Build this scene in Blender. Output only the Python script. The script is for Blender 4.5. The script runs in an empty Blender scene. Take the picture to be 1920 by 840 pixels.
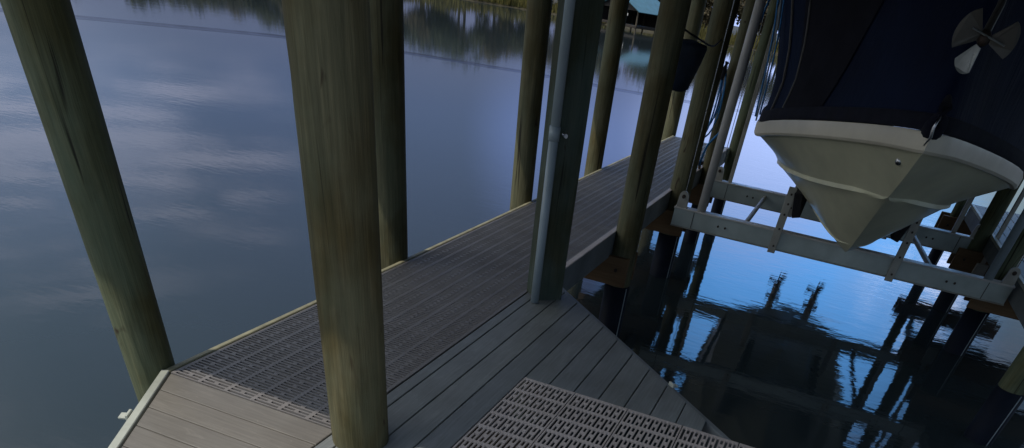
import bpy, bmesh, math, random
from mathutils import Vector, Matrix, noise as mn
R_ = math.radians
scene = bpy.context.scene
COL = scene.collection
rnd = random.Random(7)

# ------------------------------------------------------------ helpers
def tag(o, label=None, cat=None, group=None, kind=None):
    if label: o['label'] = label
    if cat: o['category'] = cat
    if group: o['group'] = group
    if kind: o['kind'] = kind
    return o

def empty(name, loc, label=None, cat=None, group=None, rz=0):
    o = bpy.data.objects.new(name, None)
    COL.objects.link(o); o.location = loc; o.rotation_euler = (0, 0, rz)
    o.empty_display_size = .1
    return tag(o, label, cat, group)

def link(name, bm, mat, parent=None, smooth=False, loc=(0, 0, 0), keepworld=True):
    """one mesh object; coordinates of bm are world coordinates unless loc is given"""
    me = bpy.data.meshes.new(name)
    bm.normal_update()
    bm.to_mesh(me); bm.free()
    if mat: me.materials.append(mat)
    if smooth:
        for p in me.polygons: p.use_smooth = True
    o = bpy.data.objects.new(name, me)
    COL.objects.link(o)
    if parent:
        o.parent = parent
        if keepworld:
            o.matrix_parent_inverse = parent_world(parent).inverted()
    o.location = loc
    return o

def parent_world(p):
    m = Matrix.Translation(p.location) @ p.rotation_euler.to_matrix().to_4x4()
    if p.parent: m = parent_world(p.parent) @ p.matrix_parent_inverse @ m
    return m

def box(bm, a, b, bev=0.0, M=None):
    x0, y0, z0 = a; x1, y1, z1 = b
    vs = [bm.verts.new(v) for v in ((x0,y0,z0),(x1,y0,z0),(x1,y1,z0),(x0,y1,z0),(x0,y0,z1),(x1,y0,z1),(x1,y1,z1),(x0,y1,z1))]
    fs = [bm.faces.new([vs[i] for i in f]) for f in ((3,2,1,0),(4,5,6,7),(0,1,5,4),(1,2,6,5),(2,3,7,6),(3,0,4,7))]
    if bev:
        es = list({e for f in fs for e in f.edges})
        r = bmesh.ops.bevel(bm, geom=es, offset=bev, segments=1, affect='EDGES')
        if M is not None:
            vv = set(v for f in r['faces'] for v in f.verts) | set(v for v in vs if v.is_valid)
            bmesh.ops.transform(bm, matrix=M, verts=list(vv))
    elif M is not None:
        bmesh.ops.transform(bm, matrix=M, verts=vs)
    return bm

def prism(bm, pts, z0, z1, bev=0):
    """vertical prism from plan polygon (ccw)"""
    lo = [bm.verts.new((x, y, z0)) for x, y in pts]; hi = [bm.verts.new((x, y, z1)) for x, y in pts]
    n = len(pts)
    fs = [bm.faces.new(hi), bm.faces.new(lo[::-1])]
    for i in range(n): fs.append(bm.faces.new((lo[i], lo[(i+1)%n], hi[(i+1)%n], hi[i])))
    if bev:
        es = [e for e in fs[0].edges]
        bmesh.ops.bevel(bm, geom=es, offset=bev, segments=1, affect='EDGES')
    return bm

def tube(bm, pts, r, n=10, caps=True):
    pts = [Vector(p) for p in pts]
    rr = r if isinstance(r, (list, tuple)) else [r]*len(pts)
    rings = []
    up = Vector((0, 0, 1))
    for i, p in enumerate(pts):
        t = (pts[min(i+1, len(pts)-1)] - pts[max(i-1, 0)]).normalized()
        a = t.cross(up) if abs(t.z) < .95 else t.cross(Vector((0, 1, 0)))
        a.normalize(); b = t.cross(a)
        rings.append([bm.verts.new(p + (a*math.cos(k*2*math.pi/n) + b*math.sin(k*2*math.pi/n))*rr[i]) for k in range(n)])
    for i in range(len(rings)-1):
        for k in range(n):
            bm.faces.new((rings[i][k], rings[i][(k+1)%n], rings[i+1][(k+1)%n], rings[i+1][k]))
    if caps:
        bm.faces.new(rings[0][::-1]); bm.faces.new(rings[-1])
    bmesh.ops.recalc_face_normals(bm, faces=bm.faces)
    return bm

NB = bmesh.new

# ------------------------------------------------------------ materials
class NT:
    def __init__(s, name):
        s.m = bpy.data.materials.new(name); s.m.use_nodes = True
        s.t = s.m.node_tree; s.b = s.t.nodes['Principled BSDF']
    def n(s, typ, **kw):
        nd = s.t.nodes.new(typ)
        for k, v in kw.items():
            if k in nd.inputs: nd.inputs[k].default_value = v
            else: setattr(nd, k, v)
        return nd
    def l(s, a, b): s.t.links.new(a, b)
    def coords(s, scale=(1, 1, 1), world=False, loc=(0, 0, 0)):
        mp = s.n('ShaderNodeMapping'); mp.inputs['Scale'].default_value = scale; mp.inputs['Location'].default_value = loc
        if world:
            g = s.n('ShaderNodeNewGeometry'); s.l(g.outputs['Position'], mp.inputs[0])
        else:
            tc = s.n('ShaderNodeTexCoord'); s.l(tc.outputs['Object'], mp.inputs[0])
        return mp.outputs[0]
    def noise(s, vec, scale, detail=4, rough=.55, dist=0):
        nd = s.n('ShaderNodeTexNoise'); nd.inputs['Scale'].default_value = scale; nd.inputs['Detail'].default_value = detail
        nd.inputs['Roughness'].default_value = rough; nd.inputs['Distortion'].default_value = dist
        s.l(vec, nd.inputs['Vector']); return nd.outputs['Fac']
    def ramp(s, fac, stops):
        r = s.n('ShaderNodeValToRGB'); e = r.color_ramp.elements
        while len(e) < len(stops): e.new(.5)
        for i, (p, c) in enumerate(stops):
            e[i].position = p; e[i].color = (*c, 1) if len(c) == 3 else c
        s.l(fac, r.inputs[0]); return r.outputs[0]
    def mix(s, fac, a, b, mode='MIX'):
        m = s.n('ShaderNodeMix'); m.data_type = 'RGBA'; m.blend_type = mode
        for inp, v in ((m.inputs[0], fac), (m.inputs[6], a), (m.inputs[7], b)):
            if hasattr(v, 'is_linked'): s.l(v, inp)
            else: inp.default_value = (*v, 1) if isinstance(v, tuple) else v
        return m.outputs[2]
    def math(s, op, a, b=0.0, c=None):
        m = s.n('ShaderNodeMath'); m.operation = op
        for i, v in enumerate((a, b) if c is None else (a, b, c)):
            if hasattr(v, 'is_linked'): s.l(v, m.inputs[i])
            else: m.inputs[i].default_value = v
        return m.outputs[0]
    def bump(s, h, strength=.3, dist=.01):
        b = s.n('ShaderNodeBump'); b.inputs['Strength'].default_value = strength; b.inputs['Distance'].default_value = dist
        s.l(h, b.inputs['Height']); s.l(b.outputs[0], s.b.inputs['Normal'])
    def done(s, col=None, rough=.6, metal=0, spec=.5):
        if col is not None:
            if hasattr(col, 'is_linked'): s.l(col, s.b.inputs['Base Color'])
            else: s.b.inputs['Base Color'].default_value = (*col, 1)
        if hasattr(rough, 'is_linked'): s.l(rough, s.b.inputs['Roughness'])
        else: s.b.inputs['Roughness'].default_value = rough
        s.b.inputs['Metallic'].default_value = metal
        s.b.inputs['Specular IOR Level'].default_value = spec
        return s.m

def simple(name, col, rough=.5, metal=0, var=.25, scale=8, spec=.5, bump=0.0, bscale=60):
    m = NT(name); v = m.coords()
    f = m.noise(v, scale, 5)
    lo = tuple(c*(1-var) for c in col); hi = tuple(min(1, c*(1+var)) for c in col)
    c = m.ramp(f, [(.3, lo), (.7, hi)])
    if bump: m.bump(m.noise(v, bscale, 3), bump, .003)
    rr = m.math('MULTIPLY_ADD', m.noise(v, scale*2.3, 3), .25, rough-.12)
    return m.done(c, rr, metal, spec)

def pile_mat(name, dark, light, tint):
    m = NT(name)
    oi = m.n('ShaderNodeObjectInfo')
    off = m.n('ShaderNodeVectorMath'); off.operation = 'ADD'
    tc = m.n('ShaderNodeTexCoord'); m.l(tc.outputs['Object'], off.inputs[0])
    cb = m.n('ShaderNodeCombineXYZ')
    k = m.math('MULTIPLY', oi.outputs['Random'], 37.0)
    m.l(k, cb.inputs[0]); m.l(k, cb.inputs[2]); m.l(cb.outputs[0], off.inputs[1])
    def sc(v):
        mp = m.n('ShaderNodeMapping'); mp.inputs['Scale'].default_value = v; m.l(off.outputs[0], mp.inputs[0]); return mp.outputs[0]
    grain = m.noise(sc((1, 1, .05)), 55, 6, .65, .3)
    broad = m.noise(sc((1, 1, .22)), 6.5, 4, .6, .6)
    blot = m.noise(sc((1, 1, .6)), 3.2, 4, .6)
    knot = m.noise(sc((1, 1, .3)), 9, 2, .5, 1.5)
    c = m.ramp(grain, [(.28, dark), (.72, light)])
    c = m.mix(m.ramp(broad, [(.36, (0, 0, 0)), (.62, (1, 1, 1))]), c, tint, 'MIX')
    c = m.mix(.62, m.ramp(grain, [(.28, dark), (.72, light)]), c)
    c = m.mix(m.ramp(blot, [(.42, (.0, .0, .0)), (.62, (.85, .85, .85))]), c, (.62, .50, .28), 'MULTIPLY')
    crack = m.ramp(m.noise(sc((1, 1, .028)), 30, 2, .5, .8), [(.30, (.22, .20, .18)), (.355, (1, 1, 1))])
    c = m.mix(1.0, c, crack, 'MULTIPLY')
    c = m.mix(m.ramp(knot, [(.69, (0, 0, 0)), (.75, (.9, .9, .9))]), c, (.035, .02, .01))
    h = m.math('ADD', grain, m.math('MULTIPLY', knot, .6))
    m.bump(m.math('ADD', h, m.math('MULTIPLY', crack, .5)), .7, .008)
    return m.done(c, .72, 0, .35)

M = {}
M['pile'] = pile_mat('piling_wood', (.072, .070, .038), (.190, .176, .098), (.074, .088, .050))
M['post'] = pile_mat('post_wood', (.050, .068, .052), (.105, .125, .095), (.040, .072, .060))
M['pile2'] = pile_mat('piling_wood_green', (.070, .085, .048), (.185, .195, .110), (.075, .105, .066))

def board_mat(name, base, along):
    m = NT(name)
    sc = (1, .04, 1) if along == 'y' else (.04, 1, 1)
    g = m.noise(m.coords(sc, True), 90, 5, .6, .4)
    f = m.noise(m.coords((1, .12, 1) if along == 'y' else (.12, 1, 1), True), 16, 4, .6, 2.2)
    b = m.noise(m.coords((1, 1, 1), True), 2.2, 4, .6)
    oi = m.n('ShaderNodeObjectInfo')
    c = m.ramp(g, [(.25, tuple(x*.80 for x in base)), (.75, tuple(x*1.16 for x in base))])
    c = m.mix(m.ramp(f, [(.58, (0, 0, 0)), (.63, (.35, .35, .35)), (.68, (0, 0, 0))]), c, tuple(x*1.5 for x in base))
    c = m.mix(1.0, c, m.ramp(b, [(.3, (.82, .80, .78)), (.7, (1.08, 1.08, 1.08))]), 'MULTIPLY')
    c = m.mix(1.0, c, m.ramp(oi.outputs['Random'], [(0, (.9, .9, .92)), (1, (1.08, 1.06, 1.04))]), 'MULTIPLY')
    sp = m.noise(m.coords((1, 1, 1), True), 45, 2, .5)
    c = m.mix(m.ramp(sp, [(.70, (0, 0, 0)), (.76, (.4, .4, .4))]), c, (.32, .29, .25))
    m.bump(m.math('ADD', g, m.math('MULTIPLY', f, .7)), .28, .0025)
    return m.done(c, .56, 0, .45)
M['board_y'] = board_mat('composite_board', (.205, .226, .226), 'y')
M['board_x'] = board_mat('composite_board_cross', (.185, .175, .155), 'x')

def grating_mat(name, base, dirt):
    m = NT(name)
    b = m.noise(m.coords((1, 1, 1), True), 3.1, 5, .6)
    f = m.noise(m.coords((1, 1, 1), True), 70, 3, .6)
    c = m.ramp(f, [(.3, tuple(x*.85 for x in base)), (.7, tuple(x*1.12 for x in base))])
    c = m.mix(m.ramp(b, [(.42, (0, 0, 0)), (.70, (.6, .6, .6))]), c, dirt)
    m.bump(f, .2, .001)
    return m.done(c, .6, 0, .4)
M['grate_dark'] = grating_mat('walk_grating', (.215, .203, .198), (.150, .136, .126))
M['grate_pale'] = grating_mat('platform_grating', (.60, .53, .49), (.47, .40, .36))  # paler base colour than the walkway grating
M['trim'] = simple('edge_trim', (.42, .44, .38), .5, 0, .22, 5, .5, .2)
M['trim_y'] = simple('edge_trim_weathered', (.24, .23, .15), .6, 0, .3, 9, .4, .2)
M['fascia'] = simple('fascia_board', (.17, .19, .20), .55, 0, .25, 3, .4, .25)
def brown_mat():
    m = NT('beam_timber')
    g = m.noise(m.coords((.06, 1, 1), True), 40, 5, .6, .5); b = m.noise(m.coords((1, 1, 1), True), 2.5, 3)
    c = m.ramp(g, [(.25, (.115, .070, .036)), (.75, (.215, .135, .070))])
    c = m.mix(m.ramp(b, [(.35, (0, 0, 0)), (.7, (.7, .7, .7))]), c, (.12, .065, .032))
    m.bump(g, .4, .003); return m.done(c, .7, 0, .3)
M['brown'] = brown_mat()
M['joist'] = simple('joist_timber', (.10, .075, .05), .8, 0, .3, 5)
M['alu'] = simple('lift_metal', (.42, .47, .45), .42, .35, .16, 3.5, .5, .15, 30)
M['alu_d'] = simple('lift_metal_dull', (.36, .35, .31), .5, .3, .2, 5, .5, .15)
M['pvc'] = simple('pipe_plastic', (.30, .365, .40), .35, 0, .12, 4)
M['pvc_w'] = simple('guide_plastic', (.50, .49, .47), .4, 0, .15, 4)
M['steel'] = simple('steel', (.55, .55, .55), .28, 1, .1, 9)
M['rust'] = simple('dark_bolt', (.05, .035, .028), .6, .4, .3, 30)
M['black'] = simple('bunk_carpet', (.012, .012, .016), .9, 0, .3, 40)
M['sleeve'] = simple('pile_wrap', (.005, .009, .020), .62, 0, .3, 5, .2)
M['hull'] = simple('gelcoat', (.80, .77, .54), .34, 0, .09, 3.5, .5)
M['hull'].node_tree.nodes['Principled BSDF'].inputs['Coat Weight'].default_value = .12
M['hull'].node_tree.nodes['Principled BSDF'].inputs['Coat Roughness'].default_value = .08
M['rail'] = simple('rub_rail', (.78, .71, .56), .4, 0, .07, 4)
def navy():
    m = NT('navy_canvas'); v = m.coords()
    f = m.noise(v, 1.6, 4, .6); w = m.noise(m.coords((1, 1, .25)), 4, 4, .6, .6)
    c = m.ramp(f, [(.3, (.002, .006, .022)), (.7, (.004, .012, .042))])
    fine = m.noise(v, 240, 2); m.bump(m.math('ADD', m.math('MULTIPLY', w, 3.0), m.math('MULTIPLY', fine, .2)), .4, .02)
    return m.done(c, .7, 0, .12)
M['navy'] = navy()
M['hem'] = simple('canvas_hem', (.003, .004, .014), .95, 0, .3, 6)
M['grey_strip'] = simple('grey_cover_strip', (.011, .011, .017), .8, 0, .3, 3, .12)
M['piping'] = simple('canvas_piping', (.12, .11, .10), .5, 0, .1, 9)
M['bladegrey'] = simple('blade_metal', (.09, .085, .075), .45, .3, .2, 8)
M['bladepale'] = simple('blade_pale', (.22, .24, .24), .3, .4, .2, 8)
M['rope'] = simple('blue_rope', (.03, .20, .48), .6, 0, .3, 40)
M['rope_d'] = simple('dark_rope', (.02, .022, .03), .7, 0, .3, 40)
M['bag'] = simple('dark_bag', (.006, .016, .036), .6, 0, .3, 12, .4, .5, 25)
M['roofwood'] = simple('roof_timber', (.060, .052, .040), .8, 0, .3, 3)
M['motor'] = simple('outboard_paint', (.05, .05, .055), .3, 0, .2, 6)
M['motor_l'] = simple('outboard_leg_paint', (.40, .36, .34), .4, 0, .2, 6)
M['teal'] = simple('teal_roof', (.03, .10, .125), .5, 0, .2, .8)
M['house_d'] = simple('dark_shed_wood', (.030, .024, .020), .8, 0, .3, 1)
M['white'] = simple('white_paint', (.7, .7, .66), .5, 0, .1, 3)
M['bark'] = simple('bark', (.10, .08, .055), .85, 0, .3, 5)
def leaf(name, a, b):
    m = NT(name); g = m.noise(m.coords((1, 1, 1), True), .5, 4, .7)
    return m.done(m.ramp(g, [(.3, a), (.7, b)]), .7, 0, .2)
M['leaf1'] = leaf('leaves_olive', (.022, .026, .011), (.055, .058, .020))
M['leaf2'] = leaf('leaves_dark', (.014, .022, .010), (.040, .048, .020))
M['leaf3'] = leaf('leaves_brownish', (.040, .034, .020), (.085, .070, .035))
M['reed'] = leaf('reeds', (.06, .055, .018), (.15, .135, .04))
M['bank'] = leaf('bank_earth', (.03, .026, .018), (.07, .06, .03))

ZW = -0.97
def water_mat():
    m = NT('water')
    p = m.coords((1, 1, 1), True)
    a = m.noise(m.coords((1.0, 1.0, 1), True), 1.3, 3, .5)
    b = m.noise(m.coords((.55, 1.5, 1), True), 5.5, 3, .55, .4)
    c_ = m.noise(m.coords((.7, 1.3, 1), True), 20, 2, .5)
    h = m.math('ADD', m.math('MULTIPLY', a, .28), m.math('ADD', m.math('MULTIPLY', b, .16), m.math('MULTIPLY', c_, .022)))
    g = m.n('ShaderNodeNewGeometry'); sx = m.n('ShaderNodeSeparateXYZ'); m.l(g.outputs['Position'], sx.inputs[0])
    mr = m.n('ShaderNodeMapRange'); mr.inputs['From Min'].default_value = -6; mr.inputs['From Max'].default_value = -2; mr.inputs['To Min'].default_value = .36; mr.inputs['To Max'].default_value = 1
    m.l(sx.outputs[0], mr.inputs['Value']); h = m.math('MULTIPLY', h, mr.outputs[0])
    bp = m.n('ShaderNodeBump'); bp.inputs['Strength'].default_value = .42; bp.inputs['Distance'].default_value = .026
    m.l(h, bp.inputs['Height']); m.l(bp.outputs[0], m.b.inputs['Normal'])
    tur = m.noise(m.coords((1, 1, 1), True), .08, 3)
    col = m.ramp(tur, [(.3, (.027, .039, .045)), (.7, (.035, .048, .054))])
    m.done(col, .035, 0, .5)
    m.b.inputs['IOR'].default_value = 1.333
    return m.m
M['water'] = water_mat()
M['wake_dark'] = simple('wake_dark_water', (.006, .008, .012), .10, 0, .1, 1, .10)  # wake's dark reflection painted in as near-black base with low specular

# ------------------------------------------------------------ water and wakes
bm = NB()
v = [bm.verts.new(q) for q in ((-420, -300, ZW), (420, -300, ZW), (420, 480, ZW), (-420, 480, ZW))]; bm.faces.new(v)
tag(link('water', bm, M['water']), kind='structure')
def wake(pts, w, h):
    bm = NB(); n = 9; rows = []
    P = []
    for i in range(len(pts)-1):
        for k in range(14):
            t = k/14; P.append(Vector(pts[i]).lerp(Vector(pts[i+1]), t))
    P.append(Vector(pts[-1]))
    for i, q in enumerate(P):
        t = (P[min(i+1, len(P)-1)] - P[max(i-1, 0)]).normalized(); nrm = Vector((-t.y, t.x, 0))
        e = min(1, i/8, (len(P)-1-i)/8)
        hh = h*e*(.75+.5*mn.noise(q*.35)); off = .25*mn.noise(q*.22+Vector((9, 0, 0)))
        rows.append([bm.verts.new(q + nrm*((j/(n-1)-.5)*w + off) + Vector((0, 0, ZW + .0015 + hh*(math.cos((j/(n-1)-.5)*2*math.pi)*.5+.5)))) for j in range(n)])
    for i in range(len(rows)-1):
        for j in range(n-1): bm.faces.new((rows[i][j], rows[i+1][j], rows[i+1][j+1], rows[i][j+1]))
    bmesh.ops.recalc_face_normals(bm, faces=bm.faces)
    o = link('wake_ripple', bm, M['wake_dark'], smooth=True)
    if o.data.polygons[0].normal.z < 0: o.data.flip_normals()
    tag(o, kind='structure')
wake([(-29, 8, 0), (-26, 15.5, 0), (-23.7, 19.5, 0), (-20.6, 25.4, 0), (-16.8, 28.3, 0), (-12.7, 29.95, 0), (-8.4, 30.7, 0), (-5.5, 31.6, 0), (-1, 32, 0)], 1.1, .002)

# ------------------------------------------------------------ the L-shaped dock
XO, XI = -2.565, -1.622            # outer and inner edge of the walkway
YE = 13.17                          # its far end
dock = empty('dock', (-2.0, 4.0, 0), 'grey composite dock with slotted grating walkway running under the wooden pilings', 'dock')

def grating_mesh(name, L, W, cells, nsl, mat):
    """slots run along local x (length L), panel width W along y; top at z=0"""
    rib = .020; mid = .022; th = .009
    cl = (L - rib)/cells
    xs = [0]; kinds = []                         # segments along x
    for c in range(cells):
        xs.append(xs[-1]+rib); kinds.append('R')
        s = (cl - rib - mid)/2
        xs.append(xs[-1]+s); kinds.append('S')
        xs.append(xs[-1]+mid); kinds.append('M')
        xs.append(xs[-1]+s); kinds.append('S')
    xs.append(xs[-1]+rib); kinds.append('R')
    pitch = (W-.006)/nsl; sw = pitch*.60
    ys = [0]; ky = []
    edge = (pitch-sw)/2
    for k in range(nsl):
        y0 = .003 + k*pitch
        ys.append(y0+edge); ky.append('R')
        ys.append(y0+edge+sw); ky.append(('L', 'P')[k % 2])
    ys.append(W); ky.append('R')
    bm = NB(); vt = {}; vb = {}
    def V(d, i, j, z):
        if (i, j) not in d: d[(i, j)] = bm.verts.new((xs[i], ys[j], z))
        return d[(i, j)]
    def solid(i, j):
        if i < 0 or j < 0 or i >= len(kinds) or j >= len(ky): return False
        return kinds[i] == 'R' or ky[j] == 'R' or (kinds[i] == 'M' and ky[j] == 'P')
    for i in range(len(kinds)):
        for j in range(len(ky)):
            if not solid(i, j): continue
            bm.faces.new((V(vt, i, j, 0), V(vt, i+1, j, 0), V(vt, i+1, j+1, 0), V(vt, i, j+1, 0)))
            if not solid(i-1, j): bm.faces.new((V(vt, i, j, 0), V(vt, i, j+1, 0), V(vb, i, j+1, -th), V(vb, i, j, -th)))
            if not solid(i+1, j): bm.faces.new((V(vt, i+1, j+1, 0), V(vt, i+1, j, 0), V(vb, i+1, j, -th), V(vb, i+1, j+1, -th)))
            if not solid(i, j-1): bm.faces.new((V(vt, i+1, j, 0), V(vt, i, j, 0), V(vb, i, j, -th), V(vb, i+1, j, -th)))
            if not solid(i, j+1): bm.faces.new((V(vt, i, j+1, 0), V(vt, i+1, j+1, 0), V(vb, i+1, j+1, -th), V(vb, i, j+1, -th)))
    me = bpy.data.meshes.new(name); bm.to_mesh(me); bm.free(); me.materials.append(mat)
    return me
def place(name, me, parent, loc, rz=0):
    o = bpy.data.objects.new(name, me); COL.objects.link(o)
    o.parent = parent; o.matrix_parent_inverse = parent_world(parent).inverted()
    o.location = loc; o.rotation_euler = (0, 0, rz)
    return o
gm = grating_mesh('grating_panel', 1.622-2.48+1.79, .288, 6, 12, M['grate_dark'])   # 0.932 long
for k in range(38):
    place('grating_panel', gm, dock, (-2.556 + rnd.uniform(-.001, .001), 2.056 + k*.290, 0))
gm2 = grating_mesh('platform_grating_panel', .905, .296, 6, 13, M['grate_pale'])
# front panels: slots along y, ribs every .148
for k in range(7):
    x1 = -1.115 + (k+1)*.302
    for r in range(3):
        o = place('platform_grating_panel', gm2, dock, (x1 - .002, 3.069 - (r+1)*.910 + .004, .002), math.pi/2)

# boards running along y: x edges
bx = [XI+.005, -1.545, -1.402, -1.259, -1.116, -.970, -.826, -.683, -.536, -.391, -.248, -.105, .038, .181, .324]
S = 3.10
for i in range(len(bx)-1):
    x0, x1 = bx[i]+.0035, bx[i+1]-.0035
    ylo = -1.2 if x1 < -1.10 else 3.072
    ya, yb = S - x0, S - x1
    if yb < ylo: break
    bm = NB(); prism(bm, [(x0, ylo), (x1, ylo), (x1, yb), (x0, ya)], -.026, 0, .0025)
    link('deck_board', bm, M['board_y'], dock)
# boards running along x on the left wing; the left ends follow a slanted edge
def xleft(y): return -2.575 + (2.045 - y)*.545
ys = [2.050, 1.905, 1.763, 1.625, 1.483, 1.341, 1.199, 1.057, .915, .773, .631, .489]
for i in range(len(ys)-1):
    y1, y0 = ys[i]-.003, ys[i+1]+.003
    bm = NB(); prism(bm, [(xleft(y0)+.028, y0), (XI, y0), (XI, y1), (xleft(y1)+.028, y1)], -.026, 0, .0025)
    link('deck_board', bm, M['board_x'], dock)
# trims
bm = NB(); box(bm, (XO-.028, 2.03, -.03), (XO+.002, YE, .005), .004); link('edge_trim', bm, M['trim_y'], dock)
a = Vector((-2.600, 2.045, 0)); b = Vector((xleft(.4)-.018, .4, 0)); d = (b-a).normalized(); n_ = Vector((d.y, -d.x, 0))
bm = NB(); prism(bm, [(a.x, a.y), (b.x, b.y), (b.x-n_.x*.036, b.y-n_.y*.036), (a.x-n_.x*.036, a.y-n_.y*.036)][::1], -.14, .006, .003)
bmesh.ops.recalc_face_normals(bm, faces=bm.faces); link('edge_trim', bm, M['trim'], dock)
bm = NB(); box(bm, (XO-.03, 2.03, -.20), (XO-.002, YE, -.034), .003); link('fascia', bm, M['fascia'], dock)
bm = NB(); box(bm, (XI-.004, 4.735, -.215), (XI+.034, YE, -.008), .003); link('fascia', bm, M['fascia'], dock)
bm = NB(); box(bm, (XI-.010, 4.71, -.007), (XI+.038, YE, .003), .002); link('edge_trim', bm, M['grate_pale'], dock)
bm = NB(); box(bm, (XO, YE-.12, -.2), (XI, YE, -.001), .003); link('fascia', bm, M['fascia'], dock)
e0 = (XI, S-XI); e1 = (1.4, S-1.4); q = .7071
bm = NB(); prism(bm, [(e0[0]+.002*q, e0[1]+.002*q), (e1[0]+.002*q, e1[1]+.002*q), (e1[0]+.030*q, e1[1]+.030*q), (e0[0]+.030*q, e0[1]+.030*q)], -.215, -.008)
bmesh.ops.recalc_face_normals(bm, faces=bm.faces); link('fascia', bm, M['fascia'], dock)
# boards beyond the right part, below and beside the camera
bm = NB(); prism(bm, [(1.0, -1.2), (2.5, -1.2), (2.5, .55), (1.0, 2.05)], -.026, 0); link('deck_board', bm, M['board_y'], dock)
# framing under the deck
for x in (-2.50, -2.12, -1.70):
    bm = NB(); box(bm, (x-.02, 2.1, -.19), (x+.02, YE-.14, -.034)); link('joist', bm, M['joist'], dock)
for y in (2.5, 1.7, .9, .1):
    bm = NB(); box(bm, (-1.55, y-.02, -.20), (S-y-.2 if y > 1.5 else 1.6, y+.02, -.034)); link('joist', bm, M['joist'], dock)
# small hardware on the slanted edges
def bracket(x, y, rz, s=1.0):
    bm = NB(); T = Matrix.Translation((x, y, 0)) @ Matrix.Rotation(rz, 4, 'Z')
    box(bm, (-.03*s, 0, -.055), (.03*s, .012, .012), .002, T)
    box(bm, (-.022*s, .012, -.012), (.022*s, .045, -.002), .002, T)
    link('bracket', bm, M['trim'], dock)
bracket(-.375, 3.505, -math.pi/4, .8)
bracket(-2.398, 1.672, R_(118), 1.0)
bm = NB(); tube(bm, [(-1.60, 10.55, .0), (-1.60, 10.55, .05), (-1.60, 10.55, .056), (-1.60, 10.55, .10)], [.018, .018, .045, .04], 12)
link('cleat', bm, M['rust'], dock)

# ------------------------------------------------------------ pilings
def piling(x, y, r, label, seed, mat='pile', z0=-2.1, z1=2.75, lean=(0, 0), sleeve=False, group=None):
    rg = random.Random(seed); n = 36; m = 60
    root = empty('piling', (x, y, ZW), label, 'piling', group)
    bm = NB(); rings = []
    for i in range(m):
        z = z0 + (z1-z0)*i/(m-1)
        ring = []
        for k in range(n):
            a = 2*math.pi*k/n
            q = Vector((math.cos(a)*1.4, math.sin(a)*1.4, z*.55 + seed*3.1))
            rr = r*(1 + .022*mn.noise(q) + .008*mn.noise(q*4) )
            if rg.random() < .02: rr *= .985
            ring.append(bm.verts.new((x + lean[0]*z + rr*math.cos(a), y + lean[1]*z + rr*math.sin(a), z)))
        rings.append(ring)
    for i in range(m-1):
        for k in range(n): bm.faces.new((rings[i][k], rings[i][(k+1)%n], rings[i+1][(k+1)%n], rings[i+1][k]))
    bm.faces.new(rings[-1])
    for v_ in bm.verts: v_.co -= Vector((x, y, 0))
    o = link('trunk', bm, M[mat], root, True, loc=(x, y, 0))
    if sleeve:
        bm = NB(); tube(bm, [(x, y, -1.6), (x, y, -.47)], r+.007, 32); link('pile_wrap', bm, M['sleeve'], root, True)
        bm = NB(); a = math.atan2(-y, -x) + R_(48)
        tube(bm, [(x+(r+.009)*math.cos(a), y+(r+.009)*math.sin(a), -1.6), (x+(r+.009)*math.cos(a), y+(r+.009)*math.sin(a), -.48)], .005, 6)
        link('wrap_seam', bm, M['pvc'], root)
    return root
G = 'pilings carrying the boathouse along the dock'
piling(-2.70, 2.075, .1045, 'leftmost wooden piling, standing just outside the slanted left corner of the dock', 1, 'pile2', group=G)
piling(-1.49, 2.055, .1225, 'thick brown wooden piling rising through the deck in the left foreground, nearest of all', 2, group=G)
piling(-2.705, 4.27, .123, 'dark piling right behind the thick foreground piling, outside the grating walkway', 3, group=G)
piling(-2.69, 6.69, .107, 'slender piling outside the walkway just left of the square post with a pipe', 4, group=G)
piling(-2.69, 9.04, .104, 'piling outside the walkway just right of the square post with a pipe', 5, group=G)
piling(-2.69, 13.33, .118, 'pale piling at the far outer corner of the walkway, seen below the dark hanging bag', 6, group=G)
piling(-1.485, 6.48, .118, 'tall piling on the inner walkway edge with the dark bag hanging behind it', 7, sleeve=True, group=G)
piling(-1.50, 8.86, .130, 'piling on the inner walkway edge right beside the left end of the boat lift', 8, sleeve=True, group=G)
piling(-1.50, 10.85, .108, 'inner edge piling with the coiled blue rope hanging on it', 9, sleeve=True, group=G)
piling(-1.50, 13.25, .100, 'slim greenish piling behind the pale lift guide pole, next to the boat', 10, 'pile2', sleeve=True, group=G)
piling(2.17, 12.75, .085, 'slim dark piling right of the hull, farthest on the right side of the slip', 11, 'pile2', sleeve=True, group=G)
piling(2.20, 10.55, .105, 'dark piling crossing in front of the right hand walkway, beside the leaning grey pole', 12, 'pile2', sleeve=True, group=G)
piling(2.22, 8.86, .12, 'dark piling at the right picture edge behind the near lift beam end', 13, 'pile2', sleeve=True, group=G)
piling(2.22, 6.48, .12, 'dark piling low in the right corner standing in the shaded water', 14, 'pile2', sleeve=True, group=G)
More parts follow.
